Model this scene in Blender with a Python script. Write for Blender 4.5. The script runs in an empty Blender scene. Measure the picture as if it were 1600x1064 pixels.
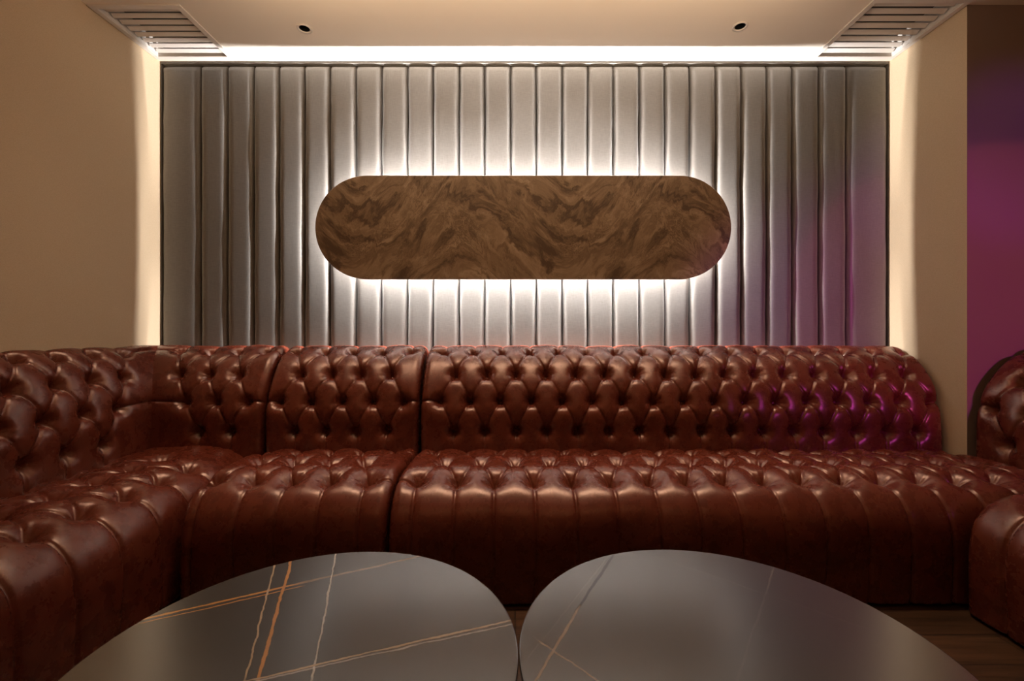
import bpy, bmesh, math, random
import numpy as np
from mathutils import Vector, Matrix

S = bpy.context.scene
COL = S.collection
rnd = random.Random(7)
nrnd = np.random.RandomState(11)

# ------------------------------------------------------------------ camera
CAM_H = 1.033
F_PX = 700.0
cam_d = bpy.data.cameras.new('camera')
cam_d.sensor_width = 36.0
cam_d.lens = F_PX / 1600.0 * 36.0
cam_d.shift_x = -5.0 / 1600.0
cam_d.shift_y = -10.0 / 1600.0
cam_d.clip_start = 0.02
cam = bpy.data.objects.new('camera', cam_d)
cam.location = (0, 0, CAM_H)
cam.rotation_euler = (math.pi / 2, 0, 0)
COL.objects.link(cam)
S.camera = cam

# ------------------------------------------------------------------ world, exposure, large lights
w = bpy.data.worlds.new('world'); S.world = w; w.use_nodes = True
w.node_tree.nodes['Background'].inputs[0].default_value = (0.02, 0.015, 0.012, 1)
w.node_tree.nodes['Background'].inputs[1].default_value = 0.2
S.view_settings.view_transform = 'Standard'
S.view_settings.look = 'None'
S.view_settings.gamma = 1.0
S.view_settings.exposure = 0.0
S.cycles.use_denoising = True
S.cycles.max_bounces = 8
S.cycles.diffuse_bounces = 5
S.cycles.sample_clamp_indirect = 4.0

LED_STRENGTH = 2900.0
CEIL_Z = 2.643
PANEL_Y = 2.64


def lamp(name, kind, loc, energy, color, target=None, **kw):
    d = bpy.data.lights.new(name, kind)
    d.energy = energy
    d.color = color
    for k, v in kw.items():
        setattr(d, k, v)
    o = bpy.data.objects.new(name, d)
    COL.objects.link(o)
    o.location = loc
    if target is not None:
        o.rotation_euler = (Vector(target) - Vector(loc)).to_track_quat('-Z', 'Y').to_euler()
    return o


# added warm fill behind the camera, no real fixture, shining up to the ceiling
lamp('warm_ceiling_fill', 'AREA', (0.0, -1.2, 2.3), 9.0, (1.0, 0.62, 0.33), (0.0, -1.0, 3.0),
     shape='RECTANGLE', size=3.2, size_y=0.4)
# unseen warm fill over the tables, added to brighten ceiling and panel wall
lamp('warm_wall_fill', 'AREA', (0.05, 1.30, 2.36), 3.6, (1.0, 0.66, 0.38), (0.05, 2.30, 2.95),
     shape='RECTANGLE', size=3.0, size_y=0.10)
# second added fill without a fixture, lifts the ceiling nearer the sofas
lamp('warm_upward_fill', 'AREA', (0.05, 1.70, 2.36), 12.0, (1.0, 0.72, 0.46), (0.05, 1.85, 2.66),
     shape='RECTANGLE', size=2.6, size_y=0.08)
# invented overhead fill: one strip brightens the sofa seats, one the tables
lamp('warm_seat_fill', 'AREA', (0.0, 1.92, 2.62), 8.0, (1.0, 0.74, 0.54), (0.0, 1.98, 0.0),
     shape='RECTANGLE', size=3.6, size_y=0.12, spread=math.radians(56))
lamp('warm_table_fill', 'AREA', (0.0, 0.70, 2.62), 1.2, (1.0, 0.74, 0.52), (0.0, 0.8, 0.0),
     shape='RECTANGLE', size=2.8, size_y=0.3)
# coloured club lights behind the camera, on the right, aimed at the right-hand corner
lamp('magenta_club_light', 'SPOT', (2.3, -1.6, 1.7), 160.0, (0.72, 0.09, 0.72), (2.02, 2.4, 1.05),
     spot_size=math.radians(31), spot_blend=0.9, shadow_soft_size=0.1)
lamp('red_club_light', 'SPOT', (2.42, -1.9, 1.5), 110.0, (1.0, 0.14, 0.22), (2.42, 2.2, 1.245),
     spot_size=math.radians(21), spot_blend=0.15, shadow_soft_size=0.03)
lamp('violet_club_light', 'SPOT', (2.42, -1.9, 1.7), 130.0, (0.40, 0.05, 0.9), (2.45, 2.2, 1.9),
     spot_size=math.radians(15), spot_blend=0.8, shadow_soft_size=0.03)


# ------------------------------------------------------------------ helpers
def tag(o, label=None, cat=None, group=None, kind=None):
    for k, v in (('label', label), ('category', cat), ('group', group), ('kind', kind)):
        if v:
            o[k] = v
    return o


def thing(name, loc, label, cat, group=None):
    o = bpy.data.objects.new(name, None)
    o.empty_display_size = 0.1
    o.location = loc
    COL.objects.link(o)
    return tag(o, label, cat, group)


def mesh_from(name, verts, faces, smooth=False):
    me = bpy.data.meshes.new(name)
    me.from_pydata([tuple(v) for v in verts], [], faces)
    me.update()
    if smooth:
        me.polygons.foreach_set('use_smooth', [True] * len(me.polygons))
    return me


def link(name, me, m, parent=None):
    """mesh in WORLD coordinates; keeps them when parented to an unrotated empty"""
    o = bpy.data.objects.new(name, me)
    if m:
        me.materials.clear()
        me.materials.append(m)
    COL.objects.link(o)
    if parent is not None:
        o.parent = parent
        off = Vector((0, 0, 0))
        p = parent
        while p is not None:
            off -= p.location
            p = p.parent
        o.location = off
    return o


def bm_mesh(name, bm, smooth=False):
    bmesh.ops.recalc_face_normals(bm, faces=bm.faces)
    me = bpy.data.meshes.new(name)
    bm.to_mesh(me)
    bm.free()
    if smooth:
        me.polygons.foreach_set('use_smooth', [True] * len(me.polygons))
    return me


def box_bm(bm, x0, x1, y0, y1, z0, z1, bevel=0.0):
    r = bmesh.ops.create_cube(bm, size=1.0)
    vs = r['verts']
    for v in vs:
        v.co = Vector(((x0 + x1) / 2 + v.co.x * (x1 - x0), (y0 + y1) / 2 + v.co.y * (y1 - y0),
                       (z0 + z1) / 2 + v.co.z * (z1 - z0)))
    if bevel:
        es = list({e for v in vs for e in v.link_edges})
        bmesh.ops.bevel(bm, geom=es, offset=bevel, segments=2, affect='EDGES', profile=0.5)
    return vs


def box(name, x0, x1, y0, y1, z0, z1, m, parent=None, bevel=0.0):
    bm = bmesh.new()
    box_bm(bm, x0, x1, y0, y1, z0, z1, bevel)
    return link(name, bm_mesh(name, bm), m, parent)


def revolve_mesh(name, prof, seg=64, loc=(0, 0, 0)):
    """lathe of (r, z) points about the z axis; closed at points with r = 0"""
    verts, faces, rings = [], [], []
    for r, z in prof:
        if r <= 1e-6:
            rings.append([len(verts)])
            verts.append((loc[0], loc[1], loc[2] + z))
        else:
            rings.append(list(range(len(verts), len(verts) + seg)))
            for k in range(seg):
                a = 2 * math.pi * k / seg
                verts.append((loc[0] + r * math.cos(a), loc[1] + r * math.sin(a), loc[2] + z))
    for a, b in zip(rings[:-1], rings[1:]):
        for k in range(seg):
            k2 = (k + 1) % seg
            if len(a) == 1 and len(b) == 1:
                continue
            if len(a) == 1:
                faces.append((a[0], b[k2], b[k]))
            elif len(b) == 1:
                faces.append((a[k], a[k2], b[0]))
            else:
                faces.append((a[k], a[k2], b[k2], b[k]))
    return mesh_from(name, verts, faces, True)


# ------------------------------------------------------------------ materials
def new_mat(name, base=(0.5, 0.5, 0.5), rough=0.5, spec=0.5, metallic=0.0):
    m = bpy.data.materials.new(name)
    m.use_nodes = True
    b = m.node_tree.nodes['Principled BSDF']
    b.inputs['Base Color'].default_value = (*base, 1)
    b.inputs['Roughness'].default_value = rough
    b.inputs['Specular IOR Level'].default_value = spec
    b.inputs['Metallic'].default_value = metallic
    return m, m.node_tree.nodes, m.node_tree.links, b


def nd(nodes, t, **kw):
    n = nodes.new(t)
    for k, v in kw.items():
        if k in n.inputs.keys():
            n.inputs[k].default_value = v
        else:
            setattr(n, k, v)
    return n


def ramp(nodes, stops, interp='LINEAR'):
    n = nodes.new('ShaderNodeValToRGB')
    n.color_ramp.interpolation = interp
    e = n.color_ramp.elements
    while len(e) > 1:
        e.remove(e[0])
    e[0].position = stops[0][0]
    e[0].color = (*stops[0][1], 1)
    for p, c in stops[1:]:
        x = e.new(p)
        x.color = (*c, 1)
    return n


def math_n(nodes, links, op, a, b=None, c=None, clamp=False):
    n = nodes.new('ShaderNodeMath')
    n.operation = op
    n.use_clamp = clamp
    for i, v in enumerate((a, b, c)):
        if v is None:
            continue
        if isinstance(v, (int, float)):
            n.inputs[i].default_value = v
        else:
            links.new(v, n.inputs[i])
    return n.outputs[0]


def leather_mat():
    m, N, L, b = new_mat('brown_leather', (0.1, 0.03, 0.015), 0.3, 0.75)
    b.inputs['Specular Tint'].default_value = (1.0, 0.74, 0.62, 1)
    tc = nd(N, 'ShaderNodeTexCoord')
    n1 = nd(N, 'ShaderNodeTexNoise', Scale=22.0, Detail=6.0, Roughness=0.62)
    n2 = nd(N, 'ShaderNodeTexNoise', Scale=5.0, Detail=3.0)
    n3 = nd(N, 'ShaderNodeTexVoronoi', Scale=420.0)
    L.new(tc.outputs['Object'], n1.inputs['Vector'])
    L.new(tc.outputs['Object'], n2.inputs['Vector'])
    L.new(tc.outputs['Object'], n3.inputs['Vector'])
    s = math_n(N, L, 'ADD', math_n(N, L, 'MULTIPLY', n1.outputs['Fac'], 0.65),
               math_n(N, L, 'MULTIPLY', n2.outputs['Fac'], 0.35))
    r = ramp(N, [(0.34, (0.076, 0.0135, 0.0068)), (0.5, (0.098, 0.0185, 0.009)), (0.68, (0.126, 0.027, 0.013))])
    L.new(s, r.inputs[0])
    L.new(r.outputs[0], b.inputs['Base Color'])
    rr = nd(N, 'ShaderNodeMapRange')
    L.new(n1.outputs['Fac'], rr.inputs[0])
    rr.inputs[3].default_value = 0.245
    rr.inputs[4].default_value = 0.305
    L.new(rr.outputs[0], b.inputs['Roughness'])
    bp = nd(N, 'ShaderNodeBump', Strength=0.12, Distance=0.0012)
    L.new(n3.outputs['Distance'], bp.inputs['Height'])
    bp2 = nd(N, 'ShaderNodeBump', Strength=0.10, Distance=0.002)
    n4 = nd(N, 'ShaderNodeTexNoise', Scale=38.0, Detail=5.0, Distortion=1.2)
    L.new(tc.outputs['Object'], n4.inputs['Vector'])
    L.new(n4.outputs['Fac'], bp2.inputs['Height'])
    L.new(bp.outputs[0], bp2.inputs['Normal'])
    L.new(bp2.outputs[0], b.inputs['Normal'])
    return m


def fabric_mat():
    m, N, L, b = new_mat('grey_satin_fabric', (0.42, 0.385, 0.35), 0.42, 0.45)
    b.inputs['Sheen Weight'].default_value = 0.25
    b.inputs['Sheen Roughness'].default_value = 0.4
    tc = nd(N, 'ShaderNodeTexCoord')
    mp = nd(N, 'ShaderNodeMapping')
    mp.inputs['Scale'].default_value = (900, 900, 30)
    L.new(tc.outputs['Object'], mp.inputs[0])
    n1 = nd(N, 'ShaderNodeTexNoise', Scale=1.0, Detail=2.0)
    L.new(mp.outputs[0], n1.inputs['Vector'])
    mp2 = nd(N, 'ShaderNodeMapping')
    mp2.inputs['Scale'].default_value = (40, 40, 700)
    L.new(tc.outputs['Object'], mp2.inputs[0])
    n2 = nd(N, 'ShaderNodeTexNoise', Scale=1.0, Detail=2.0)
    L.new(mp2.outputs[0], n2.inputs['Vector'])
    s = math_n(N, L, 'MULTIPLY', math_n(N, L, 'ADD', n1.outputs['Fac'], n2.outputs['Fac']), 0.5)
    r = ramp(N, [(0.3, (0.132, 0.121, 0.110)), (0.7, (0.208, 0.194, 0.179))])
    L.new(s, r.inputs[0])
    L.new(r.outputs[0], b.inputs['Base Color'])
    bp = nd(N, 'ShaderNodeBump', Strength=0.2, Distance=0.0008)
    L.new(s, bp.inputs['Height'])
    n3 = nd(N, 'ShaderNodeTexNoise', Scale=9.0, Detail=3.0)
    L.new(tc.outputs['Object'], n3.inputs['Vector'])
    bp2 = nd(N, 'ShaderNodeBump', Strength=0.10, Distance=0.006)
    L.new(n3.outputs['Fac'], bp2.inputs['Height'])
    L.new(bp.outputs[0], bp2.inputs['Normal'])
    L.new(bp2.outputs[0], b.inputs['Normal'])
    return m


def wall_mat():
    m, N, L, b = new_mat('beige_wallcovering', (0.5, 0.37, 0.25), 0.75, 0.25)
    tc = nd(N, 'ShaderNodeTexCoord')
    mp = nd(N, 'ShaderNodeMapping')
    mp.inputs['Scale'].default_value = (260, 260, 420)
    L.new(tc.outputs['Object'], mp.inputs[0])
    n1 = nd(N, 'ShaderNodeTexNoise', Scale=1.0, Detail=3.0)
    L.new(mp.outputs[0], n1.inputs['Vector'])
    r = ramp(N, [(0.25, (0.54, 0.415, 0.275)), (0.75, (0.64, 0.50, 0.345))])
    L.new(n1.outputs['Fac'], r.inputs[0])
    L.new(r.outputs[0], b.inputs['Base Color'])
    bp = nd(N, 'ShaderNodeBump', Strength=0.15, Distance=0.001)
    L.new(n1.outputs['Fac'], bp.inputs['Height'])
    L.new(bp.outputs[0], b.inputs['Normal'])
    return m


def ceiling_mat():
    m, N, L, b = new_mat('ceiling_paint', (0.84, 0.76, 0.66), 0.8, 0.2)
    tc = nd(N, 'ShaderNodeTexCoord')
    n1 = nd(N, 'ShaderNodeTexNoise', Scale=60.0, Detail=3.0)
    L.new(tc.outputs['Object'], n1.inputs['Vector'])
    bp = nd(N, 'ShaderNodeBump', Strength=0.04, Distance=0.001)
    L.new(n1.outputs['Fac'], bp.inputs['Height'])
    L.new(bp.outputs[0], b.inputs['Normal'])
    return m


def floor_mat():
    m, N, L, b = new_mat('dark_wood_floor', (0.1, 0.05, 0.025), 0.4, 0.4)
    tc = nd(N, 'ShaderNodeTexCoord')
    mp = nd(N, 'ShaderNodeMapping')
    mp.inputs['Scale'].default_value = (1.0, 1.0, 1.0)
    L.new(tc.outputs['Object'], mp.inputs[0])
    br = nd(N, 'ShaderNodeTexBrick', Scale=1.0)
    br.inputs['Color1'].default_value = (0.075, 0.036, 0.017, 1)
    br.inputs['Color2'].default_value = (0.05, 0.024, 0.011, 1)
    br.inputs['Mortar'].default_value = (0.02, 0.01, 0.006, 1)
    br.inputs['Mortar Size'].default_value = 0.0025
    br.inputs['Brick Width'].default_value = 1.1
    br.inputs['Row Height'].default_value = 0.14
    L.new(mp.outputs[0], br.inputs['Vector'])
    mp2 = nd(N, 'ShaderNodeMapping')
    mp2.inputs['Scale'].default_value = (3.0, 55.0, 1.0)
    L.new(tc.outputs['Object'], mp2.inputs[0])
    n1 = nd(N, 'ShaderNodeTexNoise', Scale=1.0, Detail=6.0, Distortion=0.6)
    L.new(mp2.outputs[0], n1.inputs['Vector'])
    r = ramp(N, [(0.3, (0.45, 0.45, 0.45)), (0.7, (1.25, 1.2, 1.15))])
    L.new(n1.outputs['Fac'], r.inputs[0])
    mx = nd(N, 'ShaderNodeMix', data_type='RGBA', blend_type='MULTIPLY')
    mx.inputs['Factor'].default_value = 1.0
    L.new(br.outputs['Color'], mx.inputs[6])
    L.new(r.outputs[0], mx.inputs[7])
    L.new(mx.outputs[2], b.inputs['Base Color'])
    return m


def marble_mat():
    """brown figured stone whose figure repeats along x like printed panels"""
    m, N, L, b = new_mat('brown_marble', (0.2, 0.12, 0.07), 0.35, 0.4)
    tc = nd(N, 'ShaderNodeTexCoord')
    sp = nd(N, 'ShaderNodeSeparateXYZ')
    L.new(tc.outputs['Object'], sp.inputs[0])
    P = 1.22
    u = math_n(N, L, 'MULTIPLY', sp.outputs[0], 2 * math.pi / P)
    R = P / (2 * math.pi)
    cx = math_n(N, L, 'MULTIPLY', math_n(N, L, 'COSINE', u), R * 1.6)
    sx = math_n(N, L, 'MULTIPLY', math_n(N, L, 'SINE', u), R * 1.6)
    zz = math_n(N, L, 'MULTIPLY', sp.outputs[2], 1.7)
    cb = nd(N, 'ShaderNodeCombineXYZ')
    L.new(cx, cb.inputs[0]); L.new(sx, cb.inputs[1])
    # slant the beds: z + something of x
    L.new(math_n(N, L, 'ADD', zz, math_n(N, L, 'MULTIPLY', sx, 0.9)), cb.inputs[2])
    warp = nd(N, 'ShaderNodeTexNoise', Scale=2.6, Detail=5.0, Roughness=0.6, Distortion=0.8)
    L.new(cb.outputs[0], warp.inputs['Vector'])
    vm = nd(N, 'ShaderNodeVectorMath', operation='MULTIPLY_ADD')
    L.new(warp.outputs['Color'], vm.inputs[0])
    vm.inputs[1].default_value = (0.75, 0.75, 0.75)
    L.new(cb.outputs[0], vm.inputs[2])
    mp = nd(N, 'ShaderNodeMapping')
    mp.inputs['Scale'].default_value = (1.9, 1.9, 5.2)
    L.new(vm.outputs[0], mp.inputs[0])
    n1 = nd(N, 'ShaderNodeTexNoise', Scale=1.0, Detail=9.0, Roughness=0.60, Distortion=1.2)
    L.new(mp.outputs[0], n1.inputs['Vector'])
    r = ramp(N, [(0.36, (0.14, 0.093, 0.062)), (0.45, (0.27, 0.187, 0.123)), (0.54, (0.36, 0.255, 0.170)),
                 (0.61, (0.44, 0.32, 0.22)), (0.70, (0.52, 0.395, 0.285))])
    L.new(n1.outputs['Fac'], r.inputs[0])
    n2 = nd(N, 'ShaderNodeTexNoise', Scale=4.2, Detail=8.0, Roughness=0.7, Distortion=2.2)
    L.new(vm.outputs[0], n2.inputs['Vector'])
    d = math_n(N, L, 'ABSOLUTE', math_n(N, L, 'SUBTRACT', n2.outputs['Fac'], 0.5))
    n3 = nd(N, 'ShaderNodeTexNoise', Scale=2.0, Detail=3.0)
    L.new(cb.outputs[0], n3.inputs['Vector'])
    gate = math_n(N, L, 'MULTIPLY_ADD', n3.outputs['Fac'], 5.0, -2.3, clamp=True)
    v = math_n(N, L, 'MULTIPLY', math_n(N, L, 'SUBTRACT', 1.0, math_n(N, L, 'MULTIPLY', d, 22.0), clamp=True), gate)
    mx = nd(N, 'ShaderNodeMix', data_type='RGBA')
    L.new(math_n(N, L, 'MULTIPLY', v, 0.85), mx.inputs['Factor'])
    L.new(r.outputs[0], mx.inputs[6])
    mx.inputs[7].default_value = (0.11, 0.068, 0.045, 1)
    L.new(mx.outputs[2], b.inputs['Base Color'])
    return m


def px_on(px, py, drop):
    D = F_PX * drop / (py - 522.0)
    return ((px - 805.0) / F_PX * D, D)


TABLE_Z = 0.44
DROP = CAM_H - TABLE_Z


def stone_top_mat(name, veins, centre, seed):
    """dark sintered stone with long straight veins; vein = ((px,py),(px,py),half width m,colour,amount)"""
    m, N, L, b = new_mat(name, (0.06, 0.056, 0.053), 0.23, 1.0)
    tc = nd(N, 'ShaderNodeTexCoord')
    n0 = nd(N, 'ShaderNodeTexNoise', Scale=380.0, Detail=2.0)
    L.new(tc.outputs['Object'], n0.inputs['Vector'])
    r = ramp(N, [(0.3, (0.026, 0.0235, 0.0215)), (0.7, (0.042, 0.038, 0.035))])
    L.new(n0.outputs['Fac'], r.inputs[0])
    col = r.outputs[0]
    dull = None
    nz = nd(N, 'ShaderNodeTexNoise', Scale=9.0, Detail=4.0, Roughness=0.65)
    mpn = nd(N, 'ShaderNodeMapping')
    mpn.inputs['Location'].default_value = (seed, seed * 1.7, 0)
    L.new(tc.outputs['Object'], mpn.inputs[0])
    L.new(mpn.outputs[0], nz.inputs['Vector'])
    wob = math_n(N, L, 'MULTIPLY', math_n(N, L, 'SUBTRACT', nz.outputs['Fac'], 0.5), 0.016)
    nw = nd(N, 'ShaderNodeTexNoise', Scale=16.0, Detail=3.0)
    L.new(mpn.outputs[0], nw.inputs['Vector'])
    sp = nd(N, 'ShaderNodeSeparateXYZ')
    L.new(tc.outputs['Object'], sp.inputs[0])
    for (a, c, hw, colr, amt) in veins:
        ax, ay = px_on(*a, DROP)
        bx, by = px_on(*c, DROP)
        ax -= centre[0]; bx -= centre[0]; ay -= centre[1]; by -= centre[1]
        ln = math.hypot(bx - ax, by - ay)
        tx, ty = (bx - ax) / ln, (by - ay) / ln
        nx, ny = -ty, tx
        dist = math_n(N, L, 'ADD', math_n(N, L, 'ADD', math_n(N, L, 'MULTIPLY', sp.outputs[0], nx),
                                           math_n(N, L, 'MULTIPLY', sp.outputs[1], ny)), -(ax * nx + ay * ny))
        dist = math_n(N, L, 'ABSOLUTE', math_n(N, L, 'ADD', dist, wob))
        width = math_n(N, L, 'MULTIPLY_ADD', nw.outputs['Fac'], hw * 1.6, hw * 0.25)
        edge = math_n(N, L, 'SUBTRACT', 1.0, math_n(N, L, 'DIVIDE', dist, width), clamp=True)
        edge = math_n(N, L, 'MULTIPLY', edge, 2.2, clamp=True)
        along = math_n(N, L, 'ADD', math_n(N, L, 'ADD', math_n(N, L, 'MULTIPLY', sp.outputs[0], tx),
                                            math_n(N, L, 'MULTIPLY', sp.outputs[1], ty)), -(ax * tx + ay * ty))
        g1 = math_n(N, L, 'MULTIPLY_ADD', along, 30.0, 0.5, clamp=True)
        g2 = math_n(N, L, 'MULTIPLY_ADD', along, -30.0, ln * 30.0 + 0.5, clamp=True)
        f = math_n(N, L, 'MULTIPLY', math_n(N, L, 'MULTIPLY', edge, amt), math_n(N, L, 'MULTIPLY', g1, g2))
        if sum(colr) < 0.2:
            dull = f if dull is None else math_n(N, L, 'MAXIMUM', dull, f)
        mx = nd(N, 'ShaderNodeMix', data_type='RGBA')
        L.new(f, mx.inputs['Factor'])
        L.new(col, mx.inputs[6])
        mx.inputs[7].default_value = (*colr, 1)
        col = mx.outputs[2]
    L.new(col, b.inputs['Base Color'])
    b.inputs['IOR'].default_value = 2.2
    if dull is not None:
        L.new(math_n(N, L, 'MULTIPLY_ADD', dull, -0.8, 1.0, clamp=True), b.inputs['Specular IOR Level'])
    bp = nd(N, 'ShaderNodeBump', Strength=0.06, Distance=0.0006)
    L.new(n0.outputs['Fac'], bp.inputs['Height'])
    L.new(bp.outputs[0], b.inputs['Normal'])
    return m


M_LEATHER = leather_mat()
M_FABRIC = fabric_mat()
M_WALL = wall_mat()
M_CEIL = ceiling_mat()
M_FLOOR = floor_mat()
M_MARBLE = marble_mat()
M_WHITE = new_mat('white_vent_paint', (0.74, 0.69, 0.64), 0.5, 0.4)[0]
M_NIB = new_mat('dark_nib_face', (0.24, 0.165, 0.13), 0.7, 0.25)[0]  # darker brown for the front face of the wall end
M_DUCT = new_mat('vent_duct_lining', (0.07, 0.06, 0.052), 0.7, 0.2)[0]
M_BLACK = new_mat('black_baffle', (0.004, 0.004, 0.004), 0.6, 0.2)[0]
M_PLINTH = new_mat('black_plinth', (0.006, 0.005, 0.005), 0.7, 0.2)[0]
M_METAL = new_mat('dark_bronze_metal', (0.04, 0.035, 0.03), 0.35, 0.5, 0.9)[0]
M_BACKBOARD = new_mat('dark_backing', (0.05, 0.045, 0.04), 0.8, 0.2)[0]
M_FRAME = new_mat('plaque_frame_paint', (0.75, 0.74, 0.72), 0.6, 0.3)[0]
M_LED, N_, L_, b_ = new_mat('led_tape', (0.9, 0.9, 0.9), 0.6)
b_.inputs['Emission Color'].default_value = (1.0, 0.965, 0.94, 1)
b_.inputs['Emission Strength'].default_value = LED_STRENGTH

# ------------------------------------------------------------------ room shell
XL, XR, XR2 = -2.097, 2.21, 2.60
YN = 2.191
YR = -2.6


def struct(o):
    o['kind'] = 'structure'
    return o


struct(box('floor', XL - 0.2, XR2 + 0.2, YR - 0.2, 2.9, -0.1, 0.0, M_FLOOR))
struct(box('wall_left', XL - 0.15, XL, YR, 2.9, 0.0, CEIL_Z + 0.3, M_WALL))
struct(box('wall_back', XL, XR, 2.70, 2.85, 0.0, CEIL_Z + 0.3, M_WALL))
struct(box('wall_right', XR, XR2 + 0.15, YN, 2.9, 0.0, CEIL_Z + 0.3, M_WALL))
nib = bpy.data.objects['wall_right']
nib.data.materials.append(M_NIB)
for f_ in nib.data.polygons:
    if f_.normal.y < -0.5:
        f_.material_index = 1
struct(box('wall_side', XR2, XR2 + 0.15, YR, YN, 0.0, CEIL_Z + 0.3, M_WALL))
struct(box('wall_rear', XL - 0.15, XR2 + 0.15, YR - 0.15, YR, 0.0, CEIL_Z + 0.3, M_WALL))

VENTS = [(-2.092, -1.637, 2.185, 2.618), (1.722, 2.204, 2.145, 2.618)]
DOWNL = [(-1.11, 2.36), (1.176, 2.343)]
DL_R = 0.031
FL = 0.028      # vent flange
holes = [(x0 + FL, x1 - FL, y0 + FL, y1 - FL) for x0, x1, y0, y1 in VENTS]
cells = [(x - 0.06, x + 0.06, y - 0.06, y + 0.06) for x, y in DOWNL]


def build_ceiling():
    bx = sorted({XL, XR2} | {v for h in holes + cells for v in h[:2]})
    by = sorted({YR, 2.70} | {v for h in holes + cells for v in h[2:]})
    verts, faces = [], []

    def inside(cx, cy, h):
        return h[0] < cx < h[1] and h[2] < cy < h[3]
    for i in range(len(bx) - 1):
        for j in range(len(by) - 1):
            cx, cy = (bx[i] + bx[i + 1]) / 2, (by[j] + by[j + 1]) / 2
            if any(inside(cx, cy, h) for h in holes + cells):
                continue
            n = len(verts)
            verts += [(bx[i], by[j], CEIL_Z), (bx[i], by[j + 1], CEIL_Z), (bx[i + 1], by[j + 1], CEIL_Z), (bx[i + 1], by[j], CEIL_Z)]
            faces.append((n, n + 1, n + 2, n + 3))
    for (x, y) in DOWNL:
        K = 64
        n = len(verts)
        for k in range(K):
            a = 2 * math.pi * k / K
            c, s = math.cos(a), math.sin(a)
            q = 0.06 / max(abs(c), abs(s))
            verts.append((x + q * c, y + q * s, CEIL_Z))
            verts.append((x + DL_R * c, y + DL_R * s, CEIL_Z))
        for k in range(K):
            a, b2 = n + 2 * k, n + 2 * ((k + 1) % K)
            faces.append((a, a + 1, b2 + 1, b2))
    # unseen slab over the ceiling, added to block light
    z1 = CEIL_Z + 0.18
    n = len(verts)
    verts += [(XL, YR, z1), (XR2, YR, z1), (XR2, 2.7, z1), (XL, 2.7, z1)]
    faces.append((n, n + 1, n + 2, n + 3))
    return mesh_from('ceiling', verts, faces)


struct(link('ceiling', build_ceiling(), M_CEIL))


# ------------------------------------------------------------------ ceiling vents and downlights
def vent(x0, x1, y0, y1, label):
    t = thing('ceiling_vent', ((x0 + x1) / 2, (y0 + y1) / 2, CEIL_Z), label, 'vent', 'white ceiling vents')
    bm = bmesh.new()
    z0, z1 = CEIL_Z - 0.007, CEIL_Z
    box_bm(bm, x0, x1, y0, y0 + FL, z0, z1, 0.002)
    box_bm(bm, x0, x1, y1 - FL, y1, z0, z1, 0.002)
    box_bm(bm, x0, x0 + FL, y0 + FL, y1 - FL, z0, z1, 0.002)
    box_bm(bm, x1 - FL, x1, y0 + FL, y1 - FL, z0, z1, 0.002)
    # throat of the frame going up into the ceiling
    a, b_, c, d = x0 + FL, x1 - FL, y0 + FL, y1 - FL
    zt = CEIL_Z + 0.09
    box_bm(bm, a - 0.003, a, c, d, z1, zt)
    box_bm(bm, b_, b_ + 0.003, c, d, z1, zt)
    box_bm(bm, a, b_, c - 0.003, c, z1, zt)
    box_bm(bm, a, b_, d, d + 0.003, z1, zt)
    link('frame', bm_mesh('vent_frame', bm), M_WHITE, t)
    box('duct', a, b_, c, d, zt, zt + 0.02, M_DUCT, t)
    n = 8
    pitch = (d - c) / n
    for k in range(n):
        yc = c + pitch * (k + 0.5)
        bm = bmesh.new()
        vs = box_bm(bm, a + 0.012, b_ - 0.012, -pitch * 0.25, pitch * 0.25, -0.002, 0.002)
        R = Matrix.Rotation(math.radians(-24), 4, 'X')
        for v in bm.verts:
            v.co = R @ v.co + Vector((0, yc, CEIL_Z + 0.014))
        link('slat', bm_mesh('vent_slat', bm), M_WHITE, t)


vent(*VENTS[0], 'white louvred ceiling vent above the left beige wall')
vent(*VENTS[1], 'white louvred ceiling vent above the right beige wall')


def downlight(x, y, label):
    t = thing('recessed_downlight', (x, y, CEIL_Z), label, 'ceiling light', 'recessed ceiling downlights')
    r = DL_R
    me = revolve_mesh('downlight_trim', [(r, 0.0), (r + 0.0075, 0.0), (r + 0.0068, -0.004), (r - 0.001, -0.0045),
                                         (r - 0.0045, -0.002), (r - 0.0045, 0.004), (r, 0.004), (r, 0.0)], 48, (x, y, CEIL_Z))
    link('trim_ring', me, M_WHITE, t)
    me = revolve_mesh('downlight_baffle', [(r - 0.0046, 0.0), (r - 0.006, 0.02), (r - 0.009, 0.05), (r - 0.011, 0.07), (0, 0.07)],
                      48, (x, y, CEIL_Z))
    link('baffle', me, M_BLACK, t)
    me = revolve_mesh('downlight_lens', [(0, 0.052), (0.012, 0.053), (0.016, 0.058), (0.016, 0.069)], 32, (x, y, CEIL_Z))
    link('lens', me, M_BLACK, t)


downlight(*DOWNL[0], 'small round black recessed downlight nearest the left vent')
downlight(*DOWNL[1], 'small round black recessed downlight nearest the right vent')

# ------------------------------------------------------------------ channelled wall panel
SEAMS_PX = [251, 311, 353, 394, 434, 474, 514, 555, 595, 636, 676, 717, 757, 798, 838, 879, 919, 959, 1000, 1040, 1079, 1120,
            1160, 1200, 1240, 1282, 1325, 1388]
seams = [(p - 805) * PANEL_Y / F_PX for p in SEAMS_PX]
seams[0], seams[-1] = XL + 0.004, XR - 0.004
panel = thing('upholstered_wall_panel', (0.06, 2.69, 0.3),
              'grey satin wall panel of vertical padded channels behind the long sofas', 'wall panel')
box('backing_board', XL + 0.002, XR - 0.002, 2.672, 2.699, 0.3, CEIL_Z - 0.004, M_BACKBOARD, panel)


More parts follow.
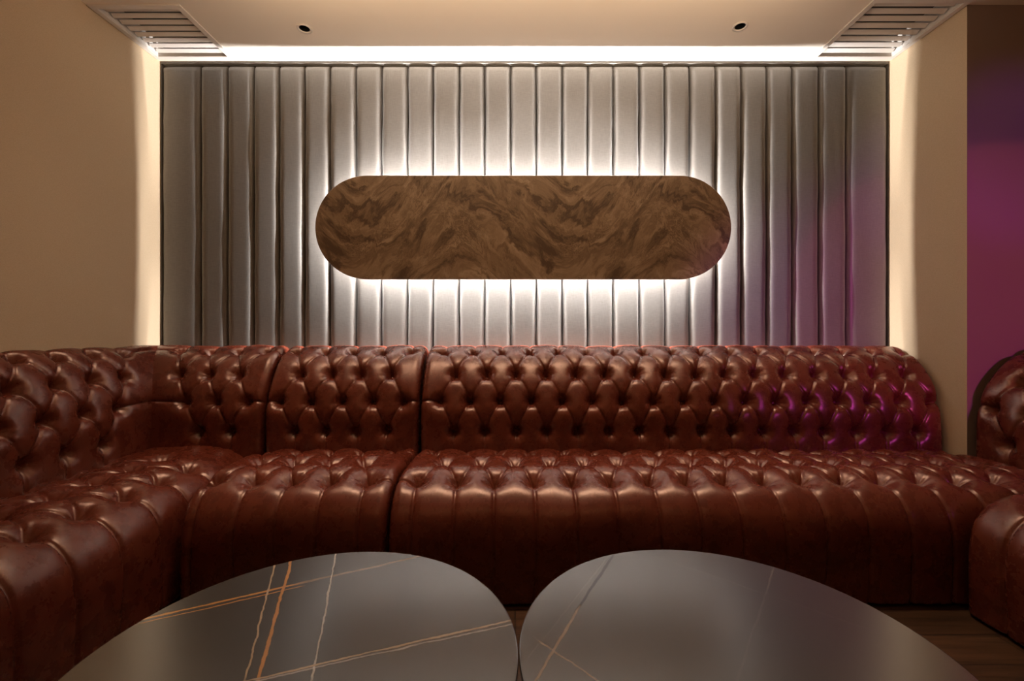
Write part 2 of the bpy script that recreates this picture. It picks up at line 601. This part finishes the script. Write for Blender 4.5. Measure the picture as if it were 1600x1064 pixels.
def channel_mesh(x0, x1, z0, z1):
    nx, nz = 22, 110
    g = np.random.RandomState(int((x0 + 5) * 1000))
    zs = np.linspace(z0, z1, nz)
    ph = g.rand(6) * 6.28

    def wob(p, q):
        return 0.0013 * np.sin(zs * 7 + p) + 0.0008 * np.sin(zs * 17 + q) + 0.0004 * np.sin(zs * 41 + p * q)
    l = x0 + 0.0034 + wob(ph[0], ph[1]).clip(-0.0022, 0.004)
    r = x1 - 0.0034 + wob(ph[2], ph[3]).clip(-0.004, 0.0022)
    t = np.linspace(-1, 1, nx)
    t = np.sign(t) * (1 - (1 - np.abs(t)) ** 1.9)
    prof = (1 - np.abs(t) ** 8) ** 0.5
    X = (l[:, None] + r[:, None]) / 2 + (r - l)[:, None] / 2 * t[None, :]
    puff = 0.030 + 0.0011 * np.sin(zs * 4 + ph[4]) + 0.0004 * np.sin(zs * 15 + ph[5])
    capt = np.clip((z1 - zs) / 0.02, 0, 1)
    capf = np.sqrt(1 - (1 - capt) ** 2) * 0.92 + 0.08
    Y = 2.672 - (puff * capf)[:, None] * (0.02 + 0.98 * prof)[None, :]
    Z = np.repeat(zs[:, None], nx, 1)
    V = np.stack([X, Y, Z], -1).reshape(-1, 3)
    F = []
    for j in range(nz - 1):
        for i in range(nx - 1):
            a = j * nx + i
            F.append((a, a + 1, a + nx + 1, a + nx))
    return mesh_from('channel', V.tolist(), F, True)


for x0, x1 in zip(seams[:-1], seams[1:]):
    link('channel', channel_mesh(x0, x1, 0.3, CEIL_Z - 0.016), M_FABRIC, panel)
# edging: padded top roll, side strips
def top_roll():
    nx, na = 500, 10
    xs = np.linspace(XL + 0.006, XR - 0.006, nx)
    ed = np.array(seams)
    dmin = np.min(np.abs(xs[:, None] - ed[None, :]), 1)
    hgt = 0.0125 * (0.5 + 0.5 * np.sqrt(np.clip(dmin / 0.035, 0, 1)))
    V, F = [], []
    for i in range(nx):
        for k in range(na):
            a = math.pi * (k / (na - 1)) - math.pi / 2
            V.append((xs[i], 2.668 - 0.026 * math.cos(a), CEIL_Z - 0.0095 + hgt[i] * 0.62 * math.sin(a)))
    for i in range(nx - 1):
        for k in range(na - 1):
            p = i * na + k
            F.append((p, p + na, p + na + 1, p + 1))
    return mesh_from('top_roll', V, F, True)


link('top_edging', top_roll(), M_FABRIC, panel)
box('side_strip', XL + 0.001, XL + 0.005, 2.648, 2.672, 0.3, CEIL_Z - 0.004, M_FABRIC, panel)
box('side_strip', XR - 0.005, XR - 0.001, 2.648, 2.672, 0.3, CEIL_Z - 0.004, M_FABRIC, panel)

# ------------------------------------------------------------------ backlit oval plaque
PX0, PX1, PZ0, PZ1 = -1.147, 1.239, 1.348, 1.942
PF, PB = 2.566, 2.590
plaque = thing('marble_plaque', ((PX0 + PX1) / 2, PB, (PZ0 + PZ1) / 2),
               'long oval brown marble plaque with a white glow behind it', 'wall decoration')


def stadium(inset, n=40):
    r = (PZ1 - PZ0) / 2
    zc = (PZ0 + PZ1) / 2
    xl, xr = PX0 + r, PX1 - r
    r -= inset
    pts = []
    for k in range(n + 1):
        a = -math.pi / 2 + math.pi * k / n
        pts.append((xr + r * math.cos(a), zc + r * math.sin(a)))
    for k in range(n + 1):
        a = math.pi / 2 + math.pi * k / n
        pts.append((xl + r * math.cos(a), zc + r * math.sin(a)))
    return pts


def prism_y(name, rings):
    """rings: list of (points, y); capped"""
    V, F = [], []
    n = len(rings[0][0])
    for pts, y in rings:
        V += [(p[0], y, p[1]) for p in pts]
    for k in range(len(rings) - 1):
        for i in range(n):
            j = (i + 1) % n
            F.append((k * n + i, k * n + j, (k + 1) * n + j, (k + 1) * n + i))
    F.append(tuple(range(n)))
    F.append(tuple(range((len(rings) - 1) * n, len(rings) * n))[::-1])
    bm = bmesh.new()
    me = mesh_from(name, V, F)
    bm.from_mesh(me)
    bpy.data.meshes.remove(me)
    return bm_mesh(name, bm)


slab = link('slab', prism_y('slab', [(stadium(0.003), PF), (stadium(0.0), PF + 0.003), (stadium(0.0), PB)]), M_MARBLE, plaque)
LED_IN = 0.19
frame = link('backing_frame', prism_y('backing_frame', [(stadium(LED_IN + 0.004), PB), (stadium(LED_IN + 0.004), 2.643)]), M_FRAME, plaque)
pts = stadium(LED_IN)
yl0, yl1 = 2.606, 2.614
V = [(p[0], yl0, p[1]) for p in pts] + [(p[0], yl1, p[1]) for p in pts]
n = len(pts)
led = link('led_strip', mesh_from('led_strip', V, [(i, (i + 1) % n, n + (i + 1) % n, n + i) for i in range(n)]), M_LED, frame)


# ------------------------------------------------------------------ tufted upholstery
def catmull(pts, per=14):
    P = [np.array(p, float) for p in pts]
    P = [2 * P[0] - P[1]] + P + [2 * P[-1] - P[-2]]
    out = []
    for i in range(1, len(P) - 2):
        for k in range(per):
            t = k / per
            a, b, c, d = P[i - 1], P[i], P[i + 1], P[i + 2]
            out.append(0.5 * ((2 * b) + (-a + c) * t + (2 * a - 5 * b + 4 * c - d) * t * t + (-a + 3 * b - 3 * c + d) * t ** 3))
    out.append(P[-2])
    return np.array(out)


class Profile:
    def __init__(self, pts, sign=1.0):
        self.sign = sign
        c = catmull(pts, 24)
        seg = np.hypot(*np.diff(c, axis=0).T)
        self.s = np.concatenate([[0], np.cumsum(seg)])
        self.c = c
        self.len = self.s[-1]

    def at(self, s):
        q = np.interp(s, self.s, self.c[:, 0])
        z = np.interp(s, self.s, self.c[:, 1])
        e = 0.012
        dq = np.interp(s + e, self.s, self.c[:, 0]) - np.interp(s - e, self.s, self.c[:, 0])
        dz = np.interp(s + e, self.s, self.c[:, 1]) - np.interp(s - e, self.s, self.c[:, 1])
        l = np.hypot(dq, dz) + 1e-9
        return q, z, self.sign * dz / l, -self.sign * dq / l     # position, normal (points to the left of travel for our profiles: outwards)

    def s_of(self, q=None, z=None, lo=0.0, hi=1e9):
        m = (self.s >= lo) & (self.s <= hi)
        d = np.abs(self.c[:, 0] - q) if z is None else np.abs(self.c[:, 1] - z)
        d = np.where(m, d, 1e9)
        return float(self.s[int(np.argmin(d))])


BUTTON_ME = revolve_mesh('tuft_button', [(0, 0.0045), (0.004, 0.0041), (0.0075, 0.0026), (0.0092, 0.0002), (0.0085, -0.003), (0, -0.004)], 16)
BUTTON_ME.materials.append(M_LEATHER)


def tufted(name, parent, to_world, prof, u0, u1, rows, folds, du, p, back_pts, sub_buttons=True, end_round=(0.04, 0.04)):
    """upholstered body: profile swept along u, pushed in at buttons and along folds.
    rows: list of lists of (u, s); folds: list of ((u,s),(u,s))"""
    nu = int((u1 - u0) / du) + 1
    ns = int(prof.len / du) + 1
    U = np.linspace(u0, u1, nu)
    Sv = np.linspace(0, prof.len, ns)
    dB = np.full((nu, ns), 9.0)
    dC = np.full((nu, ns), 9.0)
    fold_line = np.full((nu, ns), 9.0)
    wrk = np.zeros((nu, ns))
    R = 0.14

    def win(a, b, lo, step, n):
        i0 = max(0, int((a - lo) / step))
        i1 = min(n, int((b - lo) / step) + 2)
        return i0, i1
    su = (u1 - u0) / (nu - 1)
    ss = prof.len / (ns - 1)
    buttons = [b for r in rows for b in r]
    for (bu, bs) in buttons:
        i0, i1 = win(bu - R, bu + R, u0, su, nu)
        j0, j1 = win(bs - R, bs + R, 0, ss, ns)
        if i1 <= i0 or j1 <= j0:
            continue
        a = U[i0:i1, None] - bu
        b = Sv[None, j0:j1] - bs
        d = np.hypot(a, b)
        dB[i0:i1, j0:j1] = np.minimum(dB[i0:i1, j0:j1], d)
        th = np.arctan2(b, a)
        ph = nrnd.rand(4) * 6.28
        nn = nrnd.randint(7, 11)
        ring = np.clip((d - 0.008) / 0.012, 0, 1) * np.exp(-((d / p.get('wr', 0.034)) ** 2))
        wrk[i0:i1, j0:j1] += ring * (np.sin(nn * th + ph[0]) + 0.6 * np.sin((nn + 4) * th + ph[1]) + 0.5 * np.sin(3 * th + ph[2]))
    for (p0, p1) in folds:
        i0, i1 = win(min(p0[0], p1[0]) - R, max(p0[0], p1[0]) + R, u0, su, nu)
        j0, j1 = win(min(p0[1], p1[1]) - R, max(p0[1], p1[1]) + R, 0, ss, ns)
        if i1 <= i0 or j1 <= j0:
            continue
        a = U[i0:i1, None] - p0[0]
        b = Sv[None, j0:j1] - p0[1]
        vx, vy = p1[0] - p0[0], p1[1] - p0[1]
        l2 = vx * vx + vy * vy + 1e-12
        ln = math.sqrt(l2)
        t = np.clip((a * vx + b * vy) / l2, 0, 1)
        bow = 0.006 * np.sin(math.pi * t) * (1 if vx > 0 else -1)
        sd = (a * vy - b * vx) / ln + bow
        along = np.hypot(a - t * vx, b - t * vy)
        inside = (a * vx + b * vy > 0) & (a * vx + b * vy < l2)
        d = np.where(inside, np.abs(sd), along)
        dC[i0:i1, j0:j1] = np.minimum(dC[i0:i1, j0:j1], d)
        fold_line[i0:i1, j0:j1] = np.minimum(fold_line[i0:i1, j0:j1], np.where(inside, np.abs(sd + 0.0015), 9.0))
    A, B, rb, wc, fd = p['puff'], p['button'], p['rb'], p['wc'], p['fold']
    h = A * (1 - np.exp(-(dC / wc) ** 1.15)) - A * 0.5
    h -= B * (0.55 * np.exp(-(dB / rb) ** 2) + 0.45 * np.exp(-dB / (rb * 0.55)))
    h -= fd * np.exp(-(fold_line / 0.0042) ** 2)
    h += p['wrinkle'] * wrk
    # slow unevenness
    for _ in range(7):
        ku, ks, ph = nrnd.uniform(4, 22), nrnd.uniform(4, 22), nrnd.uniform(0, 6.28)
        h += 0.0008 * np.sin(ku * U[:, None] + ks * Sv[None, :] + ph)
    for e, (x, r) in enumerate(((U - u0, end_round[0]), (u1 - U, end_round[1]))):
        if r <= 0:
            continue
        t = np.clip(x / r, 0, 1)
        h -= (r * (1 - np.sqrt(np.clip(1 - (1 - t) ** 2, 0, 1))))[:, None]
    # the displacement dies out at both profile ends
    fade = np.clip(Sv / 0.02, 0, 1) * np.clip((prof.len - Sv) / 0.02, 0, 1)
    q, z, nq, nz = prof.at(Sv)
    Q = q[None, :] + h * nq[None, :]
    Z = z[None, :] + h * nz[None, :]
    extra = np.array(back_pts, float)          # the rest of the closed section, from the profile's end back to its start
    ne = len(extra)
    Q = np.concatenate([Q, np.repeat(extra[None, :, 0], nu, 0)], 1)
    Z = np.concatenate([Z, np.repeat(extra[None, :, 1], nu, 0)], 1)
    nt = ns + ne
    UU = np.repeat(U[:, None], nt, 1)
    W = to_world(UU, Q, Z).reshape(-1, 3)
    i = np.arange(nu - 1)[:, None]
    j = np.arange(nt)[None, :]
    j2 = (j + 1) % nt
    quads = np.stack([i * nt + j, (i + 1) * nt + j, (i + 1) * nt + j2, i * nt + j2], -1).reshape(-1, 4)
    me = bpy.data.meshes.new(name)
    nf = len(quads)
    caps = [list(range(nt)), list(range((nu - 1) * nt, nu * nt))[::-1]]
    me.vertices.add(len(W))
    me.vertices.foreach_set('co', W.astype(np.float32).ravel())
    loops = np.concatenate([quads.ravel(), np.array(caps[0]), np.array(caps[1])]).astype(np.int32)
    me.loops.add(len(loops))
    me.loops.foreach_set('vertex_index', loops)
    me.polygons.add(nf + 2)
    starts = np.concatenate([np.arange(nf) * 4, [nf * 4, nf * 4 + nt]]).astype(np.int32)
    me.polygons.foreach_set('loop_start', starts)
    me.update(calc_edges=True)
    me.validate()
    sm = np.ones(nf + 2, dtype=bool)
    sm[-2:] = False
    me.polygons.foreach_set('use_smooth', sm)
    bm = bmesh.new(); bm.from_mesh(me)
    bmesh.ops.recalc_face_normals(bm, faces=bm.faces)
    bm.to_mesh(me); bm.free()
    o = link(name, me, M_LEATHER, parent)
    if sub_buttons:
        poff = o.location.copy()
        pp = parent
        for (bu, bs) in buttons:
            if not (u0 + 0.01 < bu < u1 - 0.01):
                continue
            ii = int(round((bu - u0) / su))
            jj = int(round(bs / ss))
            if not (0 <= ii < nu and 0 <= jj < ns):
                continue
            hh = h[ii, jj] + 0.0015
            c0 = to_world(np.array([[bu]]), np.array([[q[jj] + hh * nq[jj]]]), np.array([[z[jj] + hh * nz[jj]]])).reshape(3)
            c1 = to_world(np.array([[bu]]), np.array([[q[jj] + (hh + .1) * nq[jj]]]), np.array([[z[jj] + (hh + .1) * nz[jj]]])).reshape(3)
            b = bpy.data.objects.new('button', BUTTON_ME)
            COL.objects.link(b)
            b.parent = o
            b.location = Vector(c0)
            b.rotation_euler = (Vector(c1) - Vector(c0)).to_track_quat('Z', 'Y').to_euler()
    return o


# backrest section: (q outwards from the wall side, z)
def back_profile(k=1.0):
    raw = [(.345, .34), (.345, .45), (.345, .56), (.338, .66), (.302, .765), (.247, .853), (.182, .918), (.112, .955), (.05, .964), (.008, .948)]
    return Profile([(a * k, b) for a, b in raw])


def seat_profile(q1=.641):
    raw = [(0, .425), (.06, .447), (q1 - .42, .457), (q1 - .30, .460), (q1 - .20, .453), (q1 - .12, .432), (q1 - .062, .394),
           (q1 - .022, .338), (q1 - .004, .26), (q1, .17), (q1 - .003, .012)]
    return Profile(raw, -1.0)


A_ = 0.1585
P_BACK = dict(puff=0.008, button=0.053, rb=0.033, wc=0.018, fold=0.0055, wrinkle=0.0018)
P_SEAT = dict(puff=0.007, button=0.058, rb=0.044, wc=0.018, fold=0.0075, wrinkle=0.0034, wr=0.04)


def jit(a=0.0035):
    return rnd.uniform(-a, a)


def back_pattern(prof, u_start, n_long, u0, u1, step, more=((0, 0), (0, 0), (0, 0), (0, 0))):
    """rows from the top: long, short, long, short (short rows sit half a step over)"""
    smax = prof.len
    s4 = prof.s_of(z=.535, hi=smax * .6)
    s3 = prof.s_of(z=.685, hi=smax * .6)
    s2 = prof.s_of(z=.825, hi=smax * .75)
    s1 = prof.s_of(z=.945, hi=smax * .9)
    rows = []
    for i, sv in enumerate((s1, s2, s3, s4)):
        l, r = more[i]
        if i % 2 == 0:
            us = [u_start + step * k for k in range(-l, n_long + r)]
        else:
            us = [u_start + step * (k + .5) for k in range(-l, n_long - 1 + r)]
        rows.append([(u + jit(), sv + jit()) for u in us])
    folds = []
    for a, b in zip(rows[:-1], rows[1:]):
        for p in a:
            for r in b:
                if abs(p[0] - r[0]) < step * 0.75:
                    folds.append((p, r))
    for p in rows[0]:
        folds.append((p, (p[0], smax)))
    for p in rows[3]:
        folds.append((p, (p[0] + jit(), 0.0)))
    for row in (rows[0], rows[2]):
        folds.append((row[0], (u0, row[0][1])))
        folds.append((row[-1], (u1, row[-1][1])))
    return rows, folds


def seat_pattern(prof, q_rows, u_start, n_long, u0, u1, step, start_long=True, extra=(0, 0)):
    """rows from the front: long, short, long"""
    smax = prof.len
    long_ = [u_start + step * k for k in range(n_long)]
    short = [u_start + step * (k + .5) for k in range(-extra[0], n_long - 1 + extra[1])]
    rows = []
    for i, q in enumerate(q_rows):
        s = prof.s_of(q=q, hi=smax * .62)
        rows.append([(u + jit(), s + jit()) for u in (long_ if i % 2 == 0 else short)])
    folds = []
    for a, b in zip(rows[:-1], rows[1:]):
        for p in a:
            for r in b:
                if abs(p[0] - r[0]) < step * 0.75:
                    folds.append((p, r))
    for p in rows[0]:
        folds.append((p, (p[0], smax)))
    for p in rows[-1]:
        folds.append((p, (p[0], 0.0)))
    for row in rows:
        if row[0][0] - u0 < step * .8:
            folds.append((row[0], (u0, row[0][1])))
        if u1 - row[-1][0] < step * .8:
            folds.append((row[-1], (u1, row[-1][1])))
    return rows, folds


Y_BACK = 2.628         # rear plane of the backrests on the panel wall
Y_SEAT0 = 2.335        # rear of the seats on the panel wall


def w_back(y0):
    return lambda u, q, z: np.stack([u, y0 - q, z], -1)


def w_left(x0):
    return lambda u, q, z: np.stack([x0 + q, u, z], -1)


def w_right(x0):
    return lambda u, q, z: np.stack([x0 - q, u, z], -1)


BACKREST_REST = [(0, .90), (0, .34)]
SEAT_REST = lambda q1: [(q1 - .03, .010), (0.0, .010), (0, .40)]
GROUP = 'buttoned brown leather lounge sofas'
pb, ps = back_profile(), seat_profile()
SEAT_Q = [Y_SEAT0 - 1.845, Y_SEAT0 - 2.035, Y_SEAT0 - 2.225]

# --- long sofa under the plaque
XC0, XC1 = -0.487, 2.192
t = thing('sofa', ((XC0 + XC1) / 2, 2.2, 0), 'long buttoned brown leather sofa running under the right part of the oval plaque', 'sofa', GROUP)
rows, folds = back_pattern(pb, -0.392, 17, XC0, XC1, A_)
tufted('backrest', t, w_back(Y_BACK), pb, XC0, XC1, rows, folds, .0048, P_BACK, BACKREST_REST)
rows, folds = seat_pattern(ps, SEAT_Q, -0.40, 17, XC0, XC1, A_)
tufted('seat', t, w_back(Y_SEAT0), ps, XC0, XC1, rows[:], folds, .0048, P_SEAT, SEAT_REST(.641), sub_buttons=False)
box('plinth', XC0 + .03, XC1 - .01, 1.75, 2.5, 0, .0095, M_PLINTH, t)

# --- single section
XB0, XB1 = -1.284, -0.499
t = thing('sofa', ((XB0 + XB1) / 2, 2.2, 0), 'short buttoned brown leather sofa section between the corner and the long sofa', 'sofa', GROUP)
rows, folds = back_pattern(pb, -1.215, 5, XB0, XB1, A_)
tufted('backrest', t, w_back(Y_BACK), pb, XB0, XB1, rows, folds, .0048, P_BACK, BACKREST_REST)
rows, folds = seat_pattern(ps, SEAT_Q, -1.238, 5, XB0 + .0, XB1, A_)
tufted('seat', t, w_back(Y_SEAT0), ps, XB0 + .0, XB1, rows, folds, .0048, P_SEAT, SEAT_REST(.641), sub_buttons=False)
box('plinth', XB0 + .03, XB1 - .03, 1.75, 2.5, 0, .0095, M_PLINTH, t)

# --- corner sofa along the left wall
XA1 = -1.310
t = thing('corner_sofa', (-1.7, 1.2, 0), 'buttoned brown leather corner sofa along the left beige wall', 'sofa', GROUP)
kl = .68
pl = back_profile(kl)
YA0, YA1 = 0.25, Y_BACK - .31
DST = .165
rows, folds = back_pattern(pl, 2.12 - 10 * DST, 11, YA0, YA1 + .27, DST, ((0, 1), (0, 1), (0, 0), (0, 0)))
tufted('backrest', t, w_left(XL + .006), pl, YA0, YA1 + .27, rows, folds, .0055, P_BACK, BACKREST_REST, end_round=(.04, .03))
XK0, XK1 = XL + .03, XB0 - .014
rows, folds = back_pattern(pb, -1.70, 3, XK0, XK1, A_, ((1, 0), (1, 0), (0, 0), (0, 0)))
tufted('backrest', t, w_back(Y_BACK), pb, XK0, XK1, rows, folds, .0048, P_BACK, BACKREST_REST, end_round=(.03, .04))
q1 = .617
psl = seat_profile(q1)
rows, folds = seat_pattern(psl, [.467, .277, .09], 2.0 - 10 * DST, 11, YA0, Y_SEAT0, DST, extra=(0, 1))
tufted('seat', t, w_left(XA1 - q1), psl, YA0, Y_SEAT0, rows, folds, .0055, P_SEAT, SEAT_REST(q1), sub_buttons=False)
box('plinth', -2.0, XA1 - .06, YA0 + .05, 2.5, 0, .0095, M_PLINTH, t)

# --- right sofa
XE0 = 1.66
t = thing('sofa', (2.1, 1.0, 0), 'buttoned brown leather sofa at the right edge in front of the purple-lit wall', 'sofa', GROUP)
YE0, YE1 = 0.25, 2.17
XEB = 2.212 + .345
rows, folds = back_pattern(pb, 2.10 - 11 * A_, 12, YE0, YE1, A_)
tufted('backrest', t, w_right(XEB), pb, YE0, YE1, rows, folds, .0055, P_BACK, BACKREST_REST)
q1 = .60
pse = seat_profile(q1)
rows, folds = seat_pattern(pse, [.45, .26, .09], 1.525 - 8 * A_, 9, YE0, 1.668, A_)
tufted('seat', t, w_right(XE0 + q1), pse, YE0, 1.668, rows, folds, .0055, P_SEAT, SEAT_REST(q1), sub_buttons=False, end_round=(.04, .05))
box('plinth', XE0 + .06, XEB - .02, YE0 + .05, 1.62, 0, .0095, M_PLINTH, t)

# ------------------------------------------------------------------ coffee tables
GOLD = (0.80, 0.38, 0.11)
TAN = (0.62, 0.48, 0.33)
TAUPE = (0.40, 0.29, 0.20)
PALE = (0.80, 0.78, 0.76)
GREY = (0.16, 0.15, 0.15)
DARK = (0.018, 0.015, 0.014)
veinsL = [((215, 970), (470, 911), .0042, GOLD, 1.0), ((222, 974), (470, 916), .0022, GOLD, 0.9),
          ((460, 913), (690, 862), .0050, TAUPE, .7),
          ((455, 873), (403, 1066), .0042, GOLD, 1.0), ((431, 877), (382, 1066), .0024, TAN, 1.0),
          ((526, 860), (486, 1066), .0022, PALE, .8),
          ((375, 1066), (802, 968), .0030, TAN, 1.0), ((390, 1066), (802, 974), .0026, PALE, .6)]
veinsR = [((962, 862), (900, 955), .0042, DARK, .8), ((905, 948), (834, 1068), .0034, TAUPE, .9),
          ((840, 1000), (940, 1068), .0024, TAUPE, .7), ((950, 870), (822, 1032), .0022, GREY, .45),
          ((1211, 880), (1197, 926), .0024, GREY, .6), ((1197, 926), (1150, 1066), .0024, GREY, .35),
          ((1197, 928), (1365, 985), .0024, GREY, .3), ((1000, 861), (1197, 928), .0024, GREY, .35)]


def coffee_table(cx, cy, r, m, label):
    t = thing('coffee_table', (cx, cy, 0), label, 'coffee table', 'round stone coffee tables')
    z = TABLE_Z
    me = revolve_mesh('tabletop', [(0, 0), (r - .0035, 0), (r - .001, -.001), (r, -.0035), (r, -.0135), (r - .002, -.016), (0, -.016)], 160)
    me.polygons.foreach_set('use_smooth', [False] * len(me.polygons))
    o = bpy.data.objects.new('tabletop', me)
    me.materials.append(m)
    COL.objects.link(o); o.parent = t; o.location = (0, 0, z)
    me = revolve_mesh('pedestal', [(0, z - .016), (.10, z - .016), (.10, z - .024), (.042, z - .03), (.038, z - .08), (.038, .06), (.05, .03), (.05, .02), (0, .02)], 48)
    o = bpy.data.objects.new('pedestal', me)
    me.materials.append(M_METAL)
    COL.objects.link(o); o.parent = t
    me = revolve_mesh('foot_plate', [(0, .02), (.225, .018), (.235, .012), (.235, 0), (0, 0)], 96)
    o = bpy.data.objects.new('foot_plate', me)
    me.materials.append(M_METAL)
    COL.objects.link(o); o.parent = t


cL, cR = (-.392, .826), (.405, .838)
coffee_table(*cL, .398, stone_top_mat('gold_veined_stone', veinsL, cL, 1.3), 'round dark stone coffee table crossed by gold veins')
coffee_table(*cR, .398, stone_top_mat('plain_grey_stone', veinsR, cR, 4.1), 'round grey stone coffee table with one thin dark vein')
